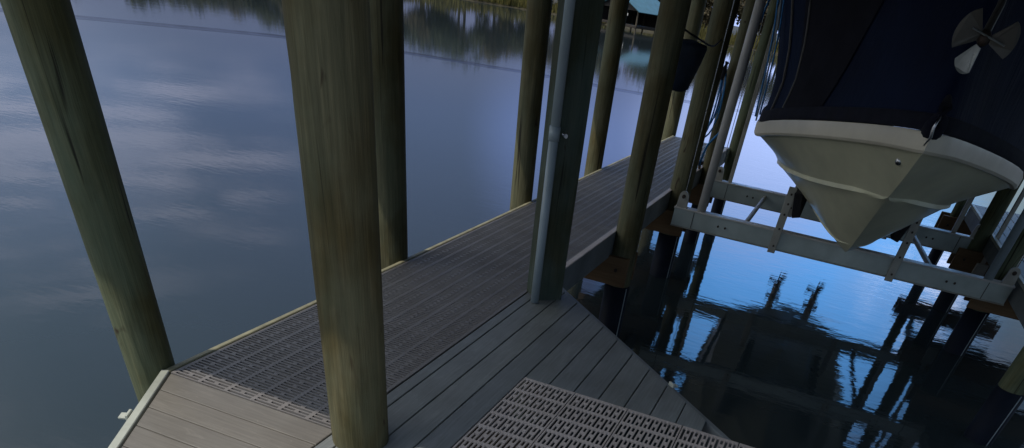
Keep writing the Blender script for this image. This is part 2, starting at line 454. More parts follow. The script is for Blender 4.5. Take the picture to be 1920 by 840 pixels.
# square post turned 45 degrees, with its pipe
root = empty('square_post', (-1.505, 4.335, -1), 'square green grey wooden post set cornerwise in the dark deck boards', 'post')
bm = NB(); T = Matrix.Translation((-1.505, 4.335, 0)) @ Matrix.Rotation(R_(45), 4, 'Z')
box(bm, (-.095, -.095, -2.1), (.095, .095, 2.75), .006, T)
for v_ in bm.verts: v_.co -= Vector((-1.505, 4.335, 0))
link('timber', bm, M['post'], root, loc=(-1.505, 4.335, 0))
root = empty('conduit_pipe', (-1.535, 4.165, 0), 'pale grey round pipe strapped upright to the square post', 'pipe')
px_, py_ = -1.502, 4.153
bm = NB(); tube(bm, [(px_, py_, .004), (px_, py_, .92)], .028, 20); link('lower_pipe', bm, M['pvc'], root, True)
bm = NB(); tube(bm, [(px_, py_, .99), (px_, py_, 2.72)], .028, 20); link('upper_pipe', bm, M['pvc'], root, True)
bm = NB(); tube(bm, [(px_, py_, .92), (px_, py_, .99)], .0325, 20); link('coupling', bm, M['pvc'], root, True)
bm = NB(); tube(bm, [(px_+.045, py_+.035, .955), (px_+.075, py_-.005, .955)], .011, 10); link('screw', bm, M['steel'], root)

# cross beams (pile caps) under the docks
def cross_beam(x0, x1, yf, label, zt=-.195, zb=-.45):
    root = empty('cross_beam', ((x0+x1)/2, yf, zb), label, 'beam', 'brown cross beams under the docks')
    bm = NB(); box(bm, (x0, yf, zt-(zt-zb)), (x1, yf+.045, zt), .004); link('timber', bm, M['brown'], root)
    bm = NB(); box(bm, (x0, yf+.30, zb), (x1, yf+.345, zt), .004); link('timber', bm, M['brown'], root)
    for k, xb in enumerate(((x0+.12), (x1-.12)) if x0 > 0 else ((x1-.11),)):
        bm = NB(); tube(bm, [(xb, yf+.004, (zt+zb)/2+.015), (xb, yf-.012, (zt+zb)/2+.015)], .016, 8); link('bolt', bm, M['rust'], root)
cross_beam(-2.85, -1.385, 6.315, 'brown cross beam under the walkway at the bag piling, nearest one')
cross_beam(-2.85, -1.33, 8.685, 'brown cross beam under the walkway behind the left end of the lift')
cross_beam(-2.85, -1.36, 10.70, 'small reddish brown cross beam under the walkway behind the far lift beam')
cross_beam(2.05, 3.6, 8.69, 'brown cross beam low on the right under the end of the near lift beam')
cross_beam(2.0, 3.6, 10.40, 'dark brown cross beam on the right between the two lift beams')
cross_beam(1.98, 3.6, 12.60, 'dark reddish cross beam on the right behind the far lift beam')

# ------------------------------------------------------------ dock on the right
rd = empty('right_dock', (3, 9, 0), 'grey board walkway on the far right side of the boat slip', 'dock')
for i in range(9):
    x0 = 2.335 + i*.143
    bm = NB(); box(bm, (x0+.004, 7.2, -.026), (x0+.139, 12.72, 0), .003); link('deck_board', bm, M['board_y'], rd)
bm = NB(); box(bm, (2.285, 7.2, -.03), (2.331, 12.72, .005), .003); link('edge_trim', bm, M['trim'], rd)
bm = NB(); box(bm, (2.287, 7.2, -.20), (2.315, 12.70, -.034)); link('fascia', bm, M['fascia'], rd)

# ------------------------------------------------------------ boat lift
lift = empty('boat_lift', (.42, 9.4, -.24), 'grey metal boat lift cradle with two long cross beams under the hull', 'boat lift')
def lift_beam(y0, x0, x1, zt, zb, ends):
    d = .10
    bm = NB()
    box(bm, (x0, y0+.006, zb+.012), (x1, y0+d-.006, zt-.014), .003)
    link('beam', bm, M['alu'], lift)
    bm = NB(); box(bm, (x0-.006, y0-.012, zt-.014), (x1+.006, y0+d+.012, zt+.004), .003); link('top_flange', bm, M['pvc_w'], lift)
    bm = NB(); box(bm, (x0-.004, y0-.004, zb), (x1+.004, y0+d+.004, zb+.012), .002); link('bottom_flange', bm, M['alu_d'], lift)
    for s, xe in ((1, x0), (-1, x1)):
        # rounded lug with a bolt at each end
        bm = NB(); pts = []
        cx = xe + s*.075
        for k in range(13):
            a = math.pi*k/12; pts.append((cx+.052*math.cos(a), zt+.115+.05*math.sin(a)))
        pts = [(cx+.062, zt+.004)] + pts + [(cx-.062, zt+.004)]
        lo = [bm.verts.new((px, y0-.004, pz)) for px, pz in pts]; hi = [bm.verts.new((px, y0+.03, pz)) for px, pz in pts]
        bm.faces.new(lo); bm.faces.new(hi[::-1])
        for k in range(len(pts)): bm.faces.new((lo[k], hi[k], hi[(k+1)%len(pts)], lo[(k+1)%len(pts)]))
        bmesh.ops.recalc_face_normals(bm, faces=bm.faces)
        lug = link('cable_lug', bm, M['alu_d'], lift)
        bm = NB(); tube(bm, [(cx, y0-.02, zt+.115), (cx, y0+.04, zt+.115)], .02, 10); link('lug_bolt', bm, M['rust'], lug)
        # end sleeve seam
        xs_ = xe + s*.235
        bm = NB(); box(bm, (xs_-.003, y0+.0, zb+.014), (xs_+.003, y0+.0065, zt-.016)); link('splice', bm, M['rust'], lift)
        for q_ in (.55, .70):
            bm = NB(); xb = xe+s*(.235+q_*.55); tube(bm, [(xb, y0+.008, (zt+zb)/2+(.0 if q_ < .6 else -.002)), (xb, y0-.006, (zt+zb)/2)], .012, 8); link('bolt', bm, M['rust'], lift)
        bm = NB(); tube(bm, [(cx, y0+.05, zt+.10), (cx, y0+.05, 2.55)], .0045, 6); link('cable', bm, M['steel'], lift)
lift_beam(8.20, -1.405, 2.245, -.048, -.240, 0)
lift_beam(10.50, -1.375, 2.20, -.075, -.285, 0)
for x, dx in ((-.60, 0.0), (1.46, .10)):
    bm = NB(); tube(bm, [(x-dx, 10.49, -.15), (x, 8.31, -.10)], .028, 12); link('strut', bm, M['alu_d'], lift)
for xb, side in ((-.212, 1), (1.075, -1)):
    for yb, (za, zb_) in ((8.165, (-.262, .375)), (10.465, (-.30, .375))):
        bm = NB(); box(bm, (xb-.042, yb-.012, za), (xb+.042, yb+.012, zb_), .004)
        post = link('bunk_post', bm, M['alu_d'], lift)
        bm = NB()
        for zz in (.31, .22, .12, -.02, -.19):
            tube(bm, [(xb+.005, yb-.004, zz), (xb+.005, yb-.018, zz)], .011, 8)
        link('bolts', bm, M['rust'], post)
    bm = NB(); T = Matrix.Translation((xb+side*.10, 0, .235)) @ Matrix.Rotation(R_(-14*side), 4, 'Y')
    box(bm, (-.045, 8.12, -.12), (.045, 10.75, .115), .008, T); link('bunk', bm, M['black'], lift)
# guide poles standing on the beams
bm = NB(); tube(bm, [(-1.105, 8.25, -.04), (-1.075, 8.25, 2.3)], .050, 20); link('guide_pole', bm, M['pvc_w'], lift, True)
bm = NB(); box(bm, (-1.155, 10.53, -.07), (-1.105, 10.58, 2.2), .004); link('guide_pole', bm, M['alu_d'], lift)
bm = NB(); box(bm, (1.835, 10.53, -.07), (1.895, 10.58, 2.2), .004); link('guide_pole', bm, M['alu_d'], lift)
bm = NB(); tube(bm, [(1.99, 8.25, -.045), (1.97, 8.25, 2.3)], .045, 20); link('guide_pole', bm, M['pvc'], lift, True)
# leaning pole fixed beside the right piling
root = empty('mooring_pole', (2.34, 10.4, -.9), 'straight grey metal pole fixed to the dark piling on the right', 'pole')
bm = NB(); box(bm, (2.32, 10.36, -.45), (2.37, 10.41, 2.6), .004); link('shaft', bm, M['alu_d'], root)
bm = NB(); box(bm, (2.27, 10.33, -.52), (2.42, 10.355, -.30), .01, None); link('foot_plate', bm, M['alu_d'], root)

# ------------------------------------------------------------ boat
boat = empty('boat', (.45, 9, .0), 'white deep-vee boat hanging bow-first on the lift under a tall navy cover', 'boat')
def ribbon0(secs):
    bm = NB(); rows = [[bm.verts.new(p) for p in s] for s in secs]
    for i in range(len(rows)-1):
        for k in range(len(rows[0])-1): bm.faces.new((rows[i][k], rows[i+1][k], rows[i+1][k+1], rows[i][k+1]))
    bmesh.ops.recalc_face_normals(bm, faces=bm.faces); return bm
def interp(tab, y):
    if y <= tab[0][0]: return tab[0][1]
    for (a, va), (b, vb) in zip(tab, tab[1:]):
        if y <= b:
            t = (y-a)/(b-a); return va + (vb-va)*t
    return tab[-1][1]
def smooth_tab(tab):
    # densify with Catmull-Rom for smooth curves
    out = []
    for i in range(len(tab)-1):
        p0 = tab[max(i-1, 0)]; p1 = tab[i]; p2 = tab[i+1]; p3 = tab[min(i+2, len(tab)-1)]
        for k in range(8):
            t = k/8; y = p1[0] + (p2[0]-p1[0])*t
            h = p2[0]-p1[0]
            m1 = (p2[1]-p0[1])/max(p2[0]-p0[0], 1e-6)*h; m2 = (p3[1]-p1[1])/max(p3[0]-p1[0], 1e-6)*h
            v = (2*t**3-3*t**2+1)*p1[1] + (t**3-2*t**2+t)*m1 + (-2*t**3+3*t**2)*p2[1] + (t**3-t**2)*m2
            out.append((y, v))
    out.append(tab[-1]); return out
def cxl(y): return .47 - .034*(y-7.7)
stem = smooth_tab([(5.36, 1.09), (5.7, .90), (6.1, .705), (6.5, .485), (6.9, .255), (7.15, .13), (7.45, .06), (8.2, .03), (10, .02), (12.5, .02)])
sheerH = smooth_tab([(5.36, .0), (5.42, .07), (5.6, .17), (6.0, .38), (6.5, .67), (7.0, .92), (7.35, 1.06), (7.7, 1.150), (8.6, 1.215), (10, 1.22), (12.5, 1.15)])
sheerZ = smooth_tab([(5.36, 1.11), (5.6, 1.09), (6.0, 1.045), (6.5, .975), (7.0, .90), (7.35, .845), (7.7, .79), (8.6, .745), (10, .72), (12.5, .72)])
chineH = smooth_tab([(6.02, .0), (6.3, .17), (6.7, .38), (7.1, .545), (7.7, .71), (8.3, .81), (9.2, .90), (12.5, .98)])
chineZ = smooth_tab([(6.02, .745), (6.3, .70), (6.7, .645), (7.1, .60), (7.7, .545), (8.3, .495), (9.2, .43), (12.5, .30)])
NBOT, NTOP = 8, 8
def station(y):
    zk = interp(stem, y); hs = interp(sheerH, y); zs = interp(sheerZ, y)
    if y < 6.02: hc, zc = 0.0, zk
    else: hc, zc = interp(chineH, y), interp(chineZ, y)
    if y < 6.02: zc = zk
    zc = max(zc, zk)
    lip = min(.045, hc*.25)
    pts = []
    for k in range(NBOT+1):
        t = k/NBOT
        h = hc*t; z = zk + (zc-.014-zk)*(t**1.08) - .012*math.sin(math.pi*t)*min(1, hc*2)
        pts.append((h, max(z, zk) if t > 0 else zk))
    pts.append((hc+lip, zc+.004))                    # chine flat
    pts.append((hc+lip*1.02, zc + lip*.75))          # its outer edge
    h0, z0 = pts[-1]
    for k in range(1, NTOP+1):
        t = k/NTOP
        f = max(0, min(1, (y-5.6)/2.2)); ex = 1.0 + .06*f
        h = h0 + (hs-h0)*(t**ex); z = z0 + (zs-z0)*t
        pts.append((h, z))
    return pts
YS = [5.36, 5.375, 5.40, 5.45, 5.52, 5.6, 5.7, 5.8, 5.9, 6.0, 6.06, 6.15, 6.25, 6.35, 6.45, 6.55, 6.65, 6.75, 6.85, 6.95, 7.05, 7.15, 7.25, 7.35, 7.5, 7.7, 7.85, 8.0, 8.4, 9, 10, 11, 12, 12.5]
bm = NB(); L = []; Rr = []
for y in YS:
    p = station(y); c = cxl(y)
    keel = bm.verts.new((c, y, p[0][1]))
    L.append([keel] + [bm.verts.new((c-h, y, z)) for h, z in p[1:]])
    Rr.append([keel] + [bm.verts.new((c+h, y, z)) for h, z in p[1:]])
for side in (L, Rr):
    for i in range(len(side)-1):
        for k in range(len(side[0])-1):
            try: bm.faces.new((side[i][k], side[i+1][k], side[i+1][k+1], side[i][k+1]))
            except Exception: pass
bm.faces.new(L[-1][::-1] + Rr[-1][1:])
bmesh.ops.remove_doubles(bm, verts=bm.verts, dist=.0004)
bmesh.ops.recalc_face_normals(bm, faces=bm.faces)
hull = link('hull', bm, M['hull'], boat, True)
for e in hull.data.edges: pass
mod = hull.modifiers.new('es', 'EDGE_SPLIT'); mod.split_angle = R_(30)
def bottom_z(h, y):
    p = station(y)[:NBOT+1]
    for (h0, z0), (h1, z1) in zip(p, p[1:]):
        if h <= h1: return z0 + (z1-z0)*(h-h0)/max(h1-h0, 1e-6)
    return p[-1][1]
strake = smooth_tab([(7.0, .03), (7.25, .13), (7.6, .27), (8.0, .37), (8.6, .44), (10, .48), (12.4, .50)])
for s in (-1, 1):
    secs = []
    for k in range(40):
        y = 7.0 + (12.4-7.0)*(k/39)**1.6; h = interp(strake, y); z = bottom_z(h, y); wd = min(.04, .004+(y-7.0)*.08); x = cxl(y)+s*h
        secs.append([Vector((x-s*wd, y, bottom_z(max(h-wd, 0), y)+.002)), Vector((x-s*wd*.1, y, z-wd*.30)), Vector((x+s*wd*.25, y, z-wd*.26)), Vector((x+s*wd*.35, y, bottom_z(h+wd*.35, y)+.004))])
    link('strake', ribbon0(secs), M['hull'], boat)
# curve of the rail: plan points port stern -> bow -> starboard stern
def rail_curve(hoff=0.0):
    ysr = [12.5, 11, 10, 9.2, 8.6, 8.2, 7.9, 7.6, 7.3, 7.0, 6.75, 6.5, 6.25, 6.0, 5.8, 5.65, 5.52, 5.44, 5.39]
    P = []
    for y in ysr: P.append((cxl(y)-interp(sheerH, y)-hoff, y - (hoff if y < 6 else 0), interp(sheerZ, y)))
    P.append((cxl(5.36), 5.352-hoff, 1.112))
    for y in ysr[::-1]: P.append((cxl(y)+interp(sheerH, y)+hoff, y - (hoff if y < 6 else 0), interp(sheerZ, y)))
    return P
def ribbon(secs, close=False):
    bm = NB(); rows = [[bm.verts.new(p) for p in s] for s in secs]
    for i in range(len(rows)-1):
        for k in range(len(rows[0])-1): bm.faces.new((rows[i][k], rows[i+1][k], rows[i+1][k+1], rows[i][k+1]))
        if close: bm.faces.new((rows[i][-1], rows[i+1][-1], rows[i+1][0], rows[i][0]))
    bmesh.ops.recalc_face_normals(bm, faces=bm.faces); return bm
RC = rail_curve(0)
def outward(i):
    a = Vector(RC[max(i-1, 0)]); b = Vector(RC[min(i+1, len(RC)-1)]); t = (b-a); t.z = 0; t.normalize()
    return Vector((-t.y, t.x, 0)) * (1 if True else 1)
# direction check: at port stern, moving toward -y, outward must be -x
sgn = 1 if outward(2).x < 0 else -1
secs = []
for i, p in enumerate(RC):
    o = outward(i)*sgn; q = Vector(p)
    secs.append([q + o*d_ + Vector((0, 0, h)) for d_, h in ((-.01, -.012), (.028, -.012), (.042, .004), (.044, .078), (.034, .096), (-.02, .098))])
link('rub_rail', ribbon(secs, True), M['rail'], boat, True).modifiers.new('es', 'EDGE_SPLIT').split_angle = R_(35)
secs = []
for i, p in enumerate(RC):
    o = outward(i)*sgn; q = Vector(p)
    secs.append([q + o*d_ + Vector((0, 0, h)) for d_, h in ((-.01, .099), (.024, .100), (.030, .11), (.026, .185), (-.02, .19))])
link('cover_hem', ribbon(secs, True), M['hem'], boat, True)
# the tall navy cover
def cover_pt(i, dz):
    q = Vector(RC[i]); c = Vector((cxl(q.y), q.y, 0)); o = outward(i)*sgn
    side = min(1, max(0, (q.y-5.6)/1.6))             # 0 at the bow tip, 1 along the sides
    prof = interp([(0, 0), (.2, -.02), (.45, .03), (.8, .15), (1.2, .32), (1.7, .42)], dz)*side
    back = interp([(0, 0), (.15, .06), (.5, .20), (1.0, .36), (1.7, .50)], dz)*(1-side)
    p = q + Vector((o.x*prof, o.y*prof*.3 + back, 0))
    p.x = c.x + (p.x-c.x)*(1 - .0*dz)
    wav = .02*mn.noise(Vector((i*.55, dz*1.2, 3)))*min(1, dz*2)
    p += o*wav
    p.z = q.z + .17 + dz
    return p
DZ = [0, .06, .14, .25, .38, .52, .68, .85, 1.05, 1.3, 1.6]
secs = [[cover_pt(i, d_) for d_ in DZ] for i in range(len(RC))]
bm = ribbon(secs)
bm.verts.ensure_lookup_table()
# close the top with a low dome
rows = len(RC); nz = len(DZ)
top = [bm.verts[i*nz + nz-1] for i in range(rows)]
half = rows//2
for i in range(half):
    a0, a1 = top[i], top[i+1]; b0, b1 = top[rows-1-i], top[rows-2-i]
    try:
        if i+1 == half and a1 == b1: bm.faces.new((a0, a1, b0))
        else: bm.faces.new((a0, a1, b1, b0))
    except Exception: pass
bmesh.ops.recalc_face_normals(bm, faces=bm.faces)
cov = link('cover', bm, M['navy'], boat, True)
# paler grey strip laid just over the port bow of the cover, with pale piping
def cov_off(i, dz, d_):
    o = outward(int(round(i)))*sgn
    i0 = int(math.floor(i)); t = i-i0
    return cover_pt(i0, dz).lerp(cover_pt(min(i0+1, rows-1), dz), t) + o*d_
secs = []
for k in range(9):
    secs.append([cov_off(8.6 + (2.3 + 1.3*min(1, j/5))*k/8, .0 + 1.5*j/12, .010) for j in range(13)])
link('cover_strip', ribbon(secs), M['grey_strip'], cov, True)
for i_, r_ in ((8.5, .008), (7.5, .010)):
    bm = NB(); tube(bm, [cov_off(i_+ .35*math.sin(j*.25), 1.5*j/14, .014) for j in range(15)], r_, 6); link('piping', bm, M['piping'], cov)
# bow eye, bow roller cap, strap hook
bm = NB(); bmesh.ops.create_uvsphere(bm, u_segments=16, v_segments=10, radius=.026, matrix=Matrix.Translation((.462, 5.625, 1.012)))
link('bow_eye', bm, M['steel'], boat, True)
bm = NB(); tube(bm, [(cxl(5.36), 5.42, 1.19), (cxl(5.36)+.002, 5.30, 1.26), (cxl(5.36), 5.24, 1.335), (cxl(5.36), 5.34, 1.38)], [.07, .06, .04, .02], 14)
link('bow_roller', bm, M['hem'], boat, True)
bm = NB(); tube(bm, [(.548, 5.245, 1.30), (.535, 5.235, 1.24), (.545, 5.25, 1.19), (.53, 5.27, 1.145)], [.004, .010, .009, .004], 8); link('strap_hook', bm, M['steel'], boat, True)
# two outboard motors on the stern, tilted legs hanging below the hull
for s in (-.34, .34):
    cx = cxl(12.6)+s; y = 12.62
    bm = NB(); box(bm, (cx-.11, y, .55), (cx+.11, y+.5, 1.15), .05); om = link('outboard_motor', bm, M['motor'], boat)
    bm = NB(); tube(bm, [(cx, y+.12, .58), (cx, y+.12, .1), (cx, y+.10, -.18)], [.085, .06, .05], 10); link('leg', bm, M['motor_l'], om)
    bm = NB(); box(bm, (cx-.13, y-.05, .02), (cx+.13, y+.34, .035), .004); link('plate', bm, M['motor_l'], om)
    bm = NB(); tube(bm, [(cx, y-.08, -.17), (cx, y-.02, -.17), (cx, y+.22, -.17), (cx, y+.30, -.17)], [.01, .05, .055, .04], 12); link('gearcase', bm, M['motor_l'], om)
    bm = NB(); box(bm, (cx-.008, y+.02, -.40), (cx+.008, y+.15, -.20), .003); link('skeg', bm, M['motor'], om)
    bm = NB()
    for k in range(3):
        a = k*2*math.pi/3+.4; T = Matrix.Translation((cx, y+.33, -.17)) @ Matrix.Rotation(a, 4, 'Y') @ Matrix.Rotation(R_(25), 4, 'Z')
        box(bm, (-.05, -.006, .03), (.05, .006, .17), .004, T)
    link('propeller', bm, M['motor'], om)

# three bladed propeller held out in front of the cover
pc = Vector((.545, 4.90, 1.645))
prop = empty('propeller', pc, 'dull grey three-bladed propeller with fan shaped blades in front of the navy cover', 'propeller')
def blade(ang, tilt, mat, L=.26, spread=30):
    bm = NB(); n = 12
    T = Matrix.Translation(pc) @ Matrix.Rotation(R_(-9), 4, 'Y') @ Matrix.Rotation(R_(14), 4, 'X') @ Matrix.Rotation(R_(-ang), 4, 'Y') @ Matrix.Rotation(R_(tilt), 4, 'Z')
    pts = [(-.018, .03), (.018, .03)]
    for k in range(n+1):
        a = R_(spread)*(1 - 2*k/n); rr = L*(1 - .10*abs(1-2*k/n)**2.2)
        pts.append((rr*math.sin(a), rr*math.cos(a)))
    f = [bm.verts.new(T @ Vector((x, -.004 - .10*x*x/.02*.4, z))) for x, z in pts]
    b = [bm.verts.new(T @ Vector((x, .004 - .10*x*x/.02*.4, z))) for x, z in pts]
    bm.faces.new(f); bm.faces.new(b[::-1])
    for k in range(len(pts)): bm.faces.new((f[k], b[k], b[(k+1)%len(pts)], f[(k+1)%len(pts)]))
    bmesh.ops.recalc_face_normals(bm, faces=bm.faces)
    return link('blade', bm, mat, prop)
blade(62, 0, M['bladegrey'], .158, 38); blade(-92, 0, M['bladegrey'], .158, 32); blade(152, 38, M['bladepale'], .150, 26)
bm = NB(); tube(bm, [pc+Vector((0, -.035, 0)), pc+Vector((0, -.02, 0)), pc+Vector((0, .05, .01)), pc+Vector((.0, .09, .015))], [.012, .028, .034, .03], 14); link('hub', bm, M['rust'], prop, True)
bm = NB(); tube(bm, [pc+Vector((-.08, -.03, .035)), pc+Vector((.105, -.03, -.012))], .004, 8); link('cross_pin', bm, M['bladepale'], prop)
bm = NB(); tube(bm, [pc+Vector((0, .06, .01)), pc+Vector((.03, .25, .14)), pc+Vector((.05, .62, .40))], [.022, .02, .02], 10); link('shaft', bm, M['bladegrey'], prop)

# ------------------------------------------------------------ bag, ropes
bm = NB(); ns = 20
prof = [(1.055, .02), (1.06, .085), (1.075, .108), (1.16, .122), (1.26, .142), (1.35, .160), (1.375, .150), (1.39, .06), (1.395, .01)]
rings = []
for j, (z, r) in enumerate(prof):
    ring = []
    for k in range(ns):
        a = 2*math.pi*k/ns; q = Vector((math.cos(a)*2, math.sin(a)*2, z*7))
        rr = r*(1+.12*mn.noise(q)); ring.append(bm.verts.new((-1.405+.02*(z-1.2)/.2 + rr*math.cos(a), 6.87+rr*.8*math.sin(a), z+.01*mn.noise(q*2))))
    rings.append(ring)
for i in range(len(rings)-1):
    for k in range(ns): bm.faces.new((rings[i][k], rings[i][(k+1)%ns], rings[i+1][(k+1)%ns], rings[i+1][k]))
bm.faces.new(rings[0][::-1]); bm.faces.new(rings[-1]); bmesh.ops.recalc_face_normals(bm, faces=bm.faces)
tag(link('hanging_bag', bm, M['bag'], smooth=True), 'dark navy cloth bag hanging by a line behind the inner walkway piling', 'bag')
def rope(name, pts, r, mat, label, cat='rope', group=None, n=6):
    P = [Vector(p) for p in pts]; out = []
    for i in range(len(P)-1):
        p0, p1, p2, p3 = P[max(i-1, 0)], P[i], P[i+1], P[min(i+2, len(P)-1)]
        for k in range(6):
            t = k/6
            out.append(.5*((2*p1) + (p2-p0)*t + (2*p0-5*p1+4*p2-p3)*t*t + (3*p1-p0-3*p2+p3)*t**3))
    out.append(P[-1]); bm = NB(); tube(bm, out, r, n)
    return tag(link(name, bm, mat, smooth=True), label, cat, group)
rope('tie_line', [(-1.44, 6.60, 1.47), (-1.33, 6.87, 1.415), (-1.35, 7.8, 1.36), (-1.44, 8.72, 1.40)], .007, M['rope_d'], 'thin dark line tying the dark bag across to the next piling', 'line')
root = empty('rope_coil', (-1.50, 10.6, .7), 'loosely coiled blue rope hanging in long loops from a piling left of the lift pole', 'rope')
for k in range(5):
    rg = random.Random(k+3); bm = NB(); pts = []
    cx = -1.635 + rg.uniform(-.03, .03); w = rg.uniform(.05, .11); zt = 1.08 + rg.uniform(-.03, .03); zb = .42 + rg.uniform(-.12, .10)
    for j in range(25):
        a = 2*math.pi*j/24
        pts.append((cx + w*math.sin(a)*(1-.35*math.cos(a)) - .05*(1-math.cos(a))/2, 10.70 + .02*k*math.cos(a) - .02*k, (zt+zb)/2 + (zt-zb)/2*math.cos(a)))
    tube(bm, pts, .011, 6, False); link('loop', bm, M['rope'], root, True)
bm = NB(); tube(bm, [(-1.62, 10.72, 1.16), (-1.63, 10.69, 1.08), (-1.64, 10.68, .98)], [.03, .045, .03], 10); link('lashing', bm, M['rope_d'], root, True)
rope('hose', [(-1.02, 8.36, 1.75), (-1.16, 8.5, 1.1), (-1.16, 8.6, .72), (-1.30, 8.75, .50), (-1.36, 8.9, .28)], .012, M['rope'], 'blue hose drooping behind the pale lift guide pole', 'hose')
for k, (dx, zb) in enumerate(((0, .93), (.03, .90), (.06, .95))):
    rope('mooring_line', [(-1.02+dx, 7.62, 2.3), (-.83+dx*.8, 7.62, 1.6), (-.76+dx*.6, 7.62, zb)], .008, M['pvc'] if k == 1 else M['rope'],
         ['teal line hanging nearest the piling beside the port edge of the cover', 'pale line hanging between two blue ones beside the cover', 'teal line hanging closest to the port edge of the cover'][k], 'rope', 'lines hanging beside the boat cover')
rope('stay_line', [(1.70, 7.8, .93), (1.85, 7.9, 1.35), (2.02, 8.0, 1.95)], .009, M['pvc_w'], 'pale straight line rising from the starboard rail to the roof', 'rope')

# ------------------------------------------------------------ roof of the boathouse
roof = empty('boathouse_roof', (0, 7.5, 2.75), 'dark timber roof of the open boathouse over the slip and walkway', 'roof')
RX0, RX1, RY0, RY1, ZE, ZR = -3.69, 4.1, 1.005, 14.2, 2.78, 4.3
xm = (RX0+RX1)/2
for sx, xa in ((1, RX0), (-1, RX1)):
    bm = NB(); vs = [(xa, RY0, ZE), (xm, RY0+3.2, ZR), (xm, RY1, ZR), (xa, RY1, ZE)]
    a_ = [bm.verts.new(q) for q in vs]; b_ = [bm.verts.new((q[0], q[1], q[2]+.06)) for q in vs]
    bm.faces.new(a_); bm.faces.new(b_[::-1])
    for k in range(4): bm.faces.new((a_[k], a_[(k+1)%4], b_[(k+1)%4], b_[k]))
    bmesh.ops.recalc_face_normals(bm, faces=bm.faces); link('roof_panel', bm, M['roofwood'], roof)
bm = NB(); vs = [(RX1, RY0, ZE), (xm, RY0+3.2, ZR), (RX0, RY0, ZE)]
a_ = [bm.verts.new(q) for q in vs]; b_ = [bm.verts.new((q[0], q[1]-.002, q[2]+.06)) for q in vs]
bm.faces.new(a_); bm.faces.new(b_[::-1])
for k in range(3): bm.faces.new((a_[k], a_[(k+1)%3], b_[(k+1)%3], b_[k]))
bmesh.ops.recalc_face_normals(bm, faces=bm.faces); link('roof_panel', bm, M['roofwood'], roof)
for x in (-2.695, -1.50, 2.20):
    bm = NB(); box(bm, (x-.04, RY0+.1, 2.50), (x+.04, RY1-.1, 2.74)); link('header_beam', bm, M['roofwood'], roof)
for y in (4.3, 6.5, 8.86, 10.85, 13.3):
    bm = NB(); box(bm, (RX0+.3, y-.03, 2.53), (RX1-.3, y+.03, 2.72)); link('tie_beam', bm, M['roofwood'], roof)
    bm = NB(); tube(bm, [(2.2, y+.05, 1.75), (1.45, y+.05, 2.55)], .045, 6); link('knee_brace', bm, M['roofwood'], roof)
    bm = NB(); tube(bm, [(-1.5, y+.06, 2.0), (-.95, y+.06, 2.55)], .045, 6); link('knee_brace', bm, M['roofwood'], roof)

# ------------------------------------------------------------ far shore
def shoreY(x): return interp([(-400, 20), (-200, 72), (-120, 96), (-55, 108), (-45, 116), (-36, 112), (-20, 117), (20, 124), (120, 126), (400, 90)], x)
bm = NB(); rows = []
for i in range(161):
    x = -400 + 5*i; y = shoreY(x) + 1.6*mn.noise(Vector((x*.13, 0, 0)))
    rows.append([bm.verts.new(p) for p in ((x, y, ZW-.25), (x, y+.9, ZW+.16), (x, y+6, ZW+.5+.2*mn.noise(Vector((x*.1, 4, 0)))), (x, y+40, ZW+1.1), (x, y+150, ZW+1.6))])
for i in range(160):
    for k in range(4): bm.faces.new((rows[i][k], rows[i+1][k], rows[i+1][k+1], rows[i][k+1]))
bmesh.ops.recalc_face_normals(bm, faces=bm.faces)
tag(link('far_bank', bm, M['bank'], smooth=True), kind='structure')
bm = NB(); rg = random.Random(5)
for i in range(15000):
    x = rg.uniform(-110, 30); y = shoreY(x) + 1.6*mn.noise(Vector((x*.13, 0, 0))) + .7 + rg.random()**1.5*9
    if -33 < x < -25 and y < 116: continue
    h = rg.uniform(.5, 1.5)*(1+.5*mn.noise(Vector((x*.25, y*.2, 0)))); w = rg.uniform(.05, .14); a = rg.uniform(-.6, .6); lx = rg.uniform(-.25, .25)
    z = ZW+.15
    ca, sa = math.cos(a)*w, math.sin(a)*w
    bm.faces.new([bm.verts.new(p) for p in ((x-ca, y-sa, z), (x+ca, y+sa, z), (x+lx+ca*.2, y+sa, z+h), (x+lx-ca*.2, y-sa, z+h))])
tag(link('marsh_grass', bm, M['reed']), 'yellow green marsh reeds lining the far shore', 'reeds', kind='stuff')

def crown_mesh(seed, w, h, mat, nl=2600):
    rg = random.Random(seed); bm = NB()
    lobes = [(Vector((rg.uniform(-.36, .36)*w, rg.uniform(-.36, .36)*w, rg.uniform(.28, .85)*h)), rg.uniform(.15, .30)*w) for _ in range(11)]
    for k in range(nl):
        c, r = rg.choice(lobes)
        d_ = Vector((rg.gauss(0, 1), rg.gauss(0, 1), rg.gauss(0, .8))).normalized()
        p = c + d_*r*(.55+.5*rg.random()**.6)
        s = rg.uniform(.14, .34); u = Vector((rg.gauss(0, 1), rg.gauss(0, 1), rg.gauss(0, 1))).normalized(); v_ = u.cross(d_).normalized() if abs(u.dot(d_)) < .98 else Vector((1, 0, 0))
        bm.faces.new([bm.verts.new(p+q) for q in (u*s, v_*s*.6, -u*s, -v_*s*.6)])
    me = bpy.data.meshes.new('crown'); bm.to_mesh(me); bm.free(); me.materials.append(mat); return me
def trunk_mesh(seed, h):
    rg = random.Random(seed); bm = NB()
    tube(bm, [(0, 0, -.3), (.05, 0, h*.3), (-.05, .05, h*.6), (0, 0, h*.85)], [.22, .17, .11, .04], 7)
    for k in range(5):
        a = rg.uniform(0, 6.28); z = h*rg.uniform(.3, .55)
        tube(bm, [(0, 0, z), (math.cos(a)*h*.12, math.sin(a)*h*.12, z+h*.14), (math.cos(a)*h*.22, math.sin(a)*h*.22, z+h*.24)], [.08, .05, .02], 5)
    me = bpy.data.meshes.new('trunk'); bm.to_mesh(me); bm.free(); me.materials.append(M['bark']); return me
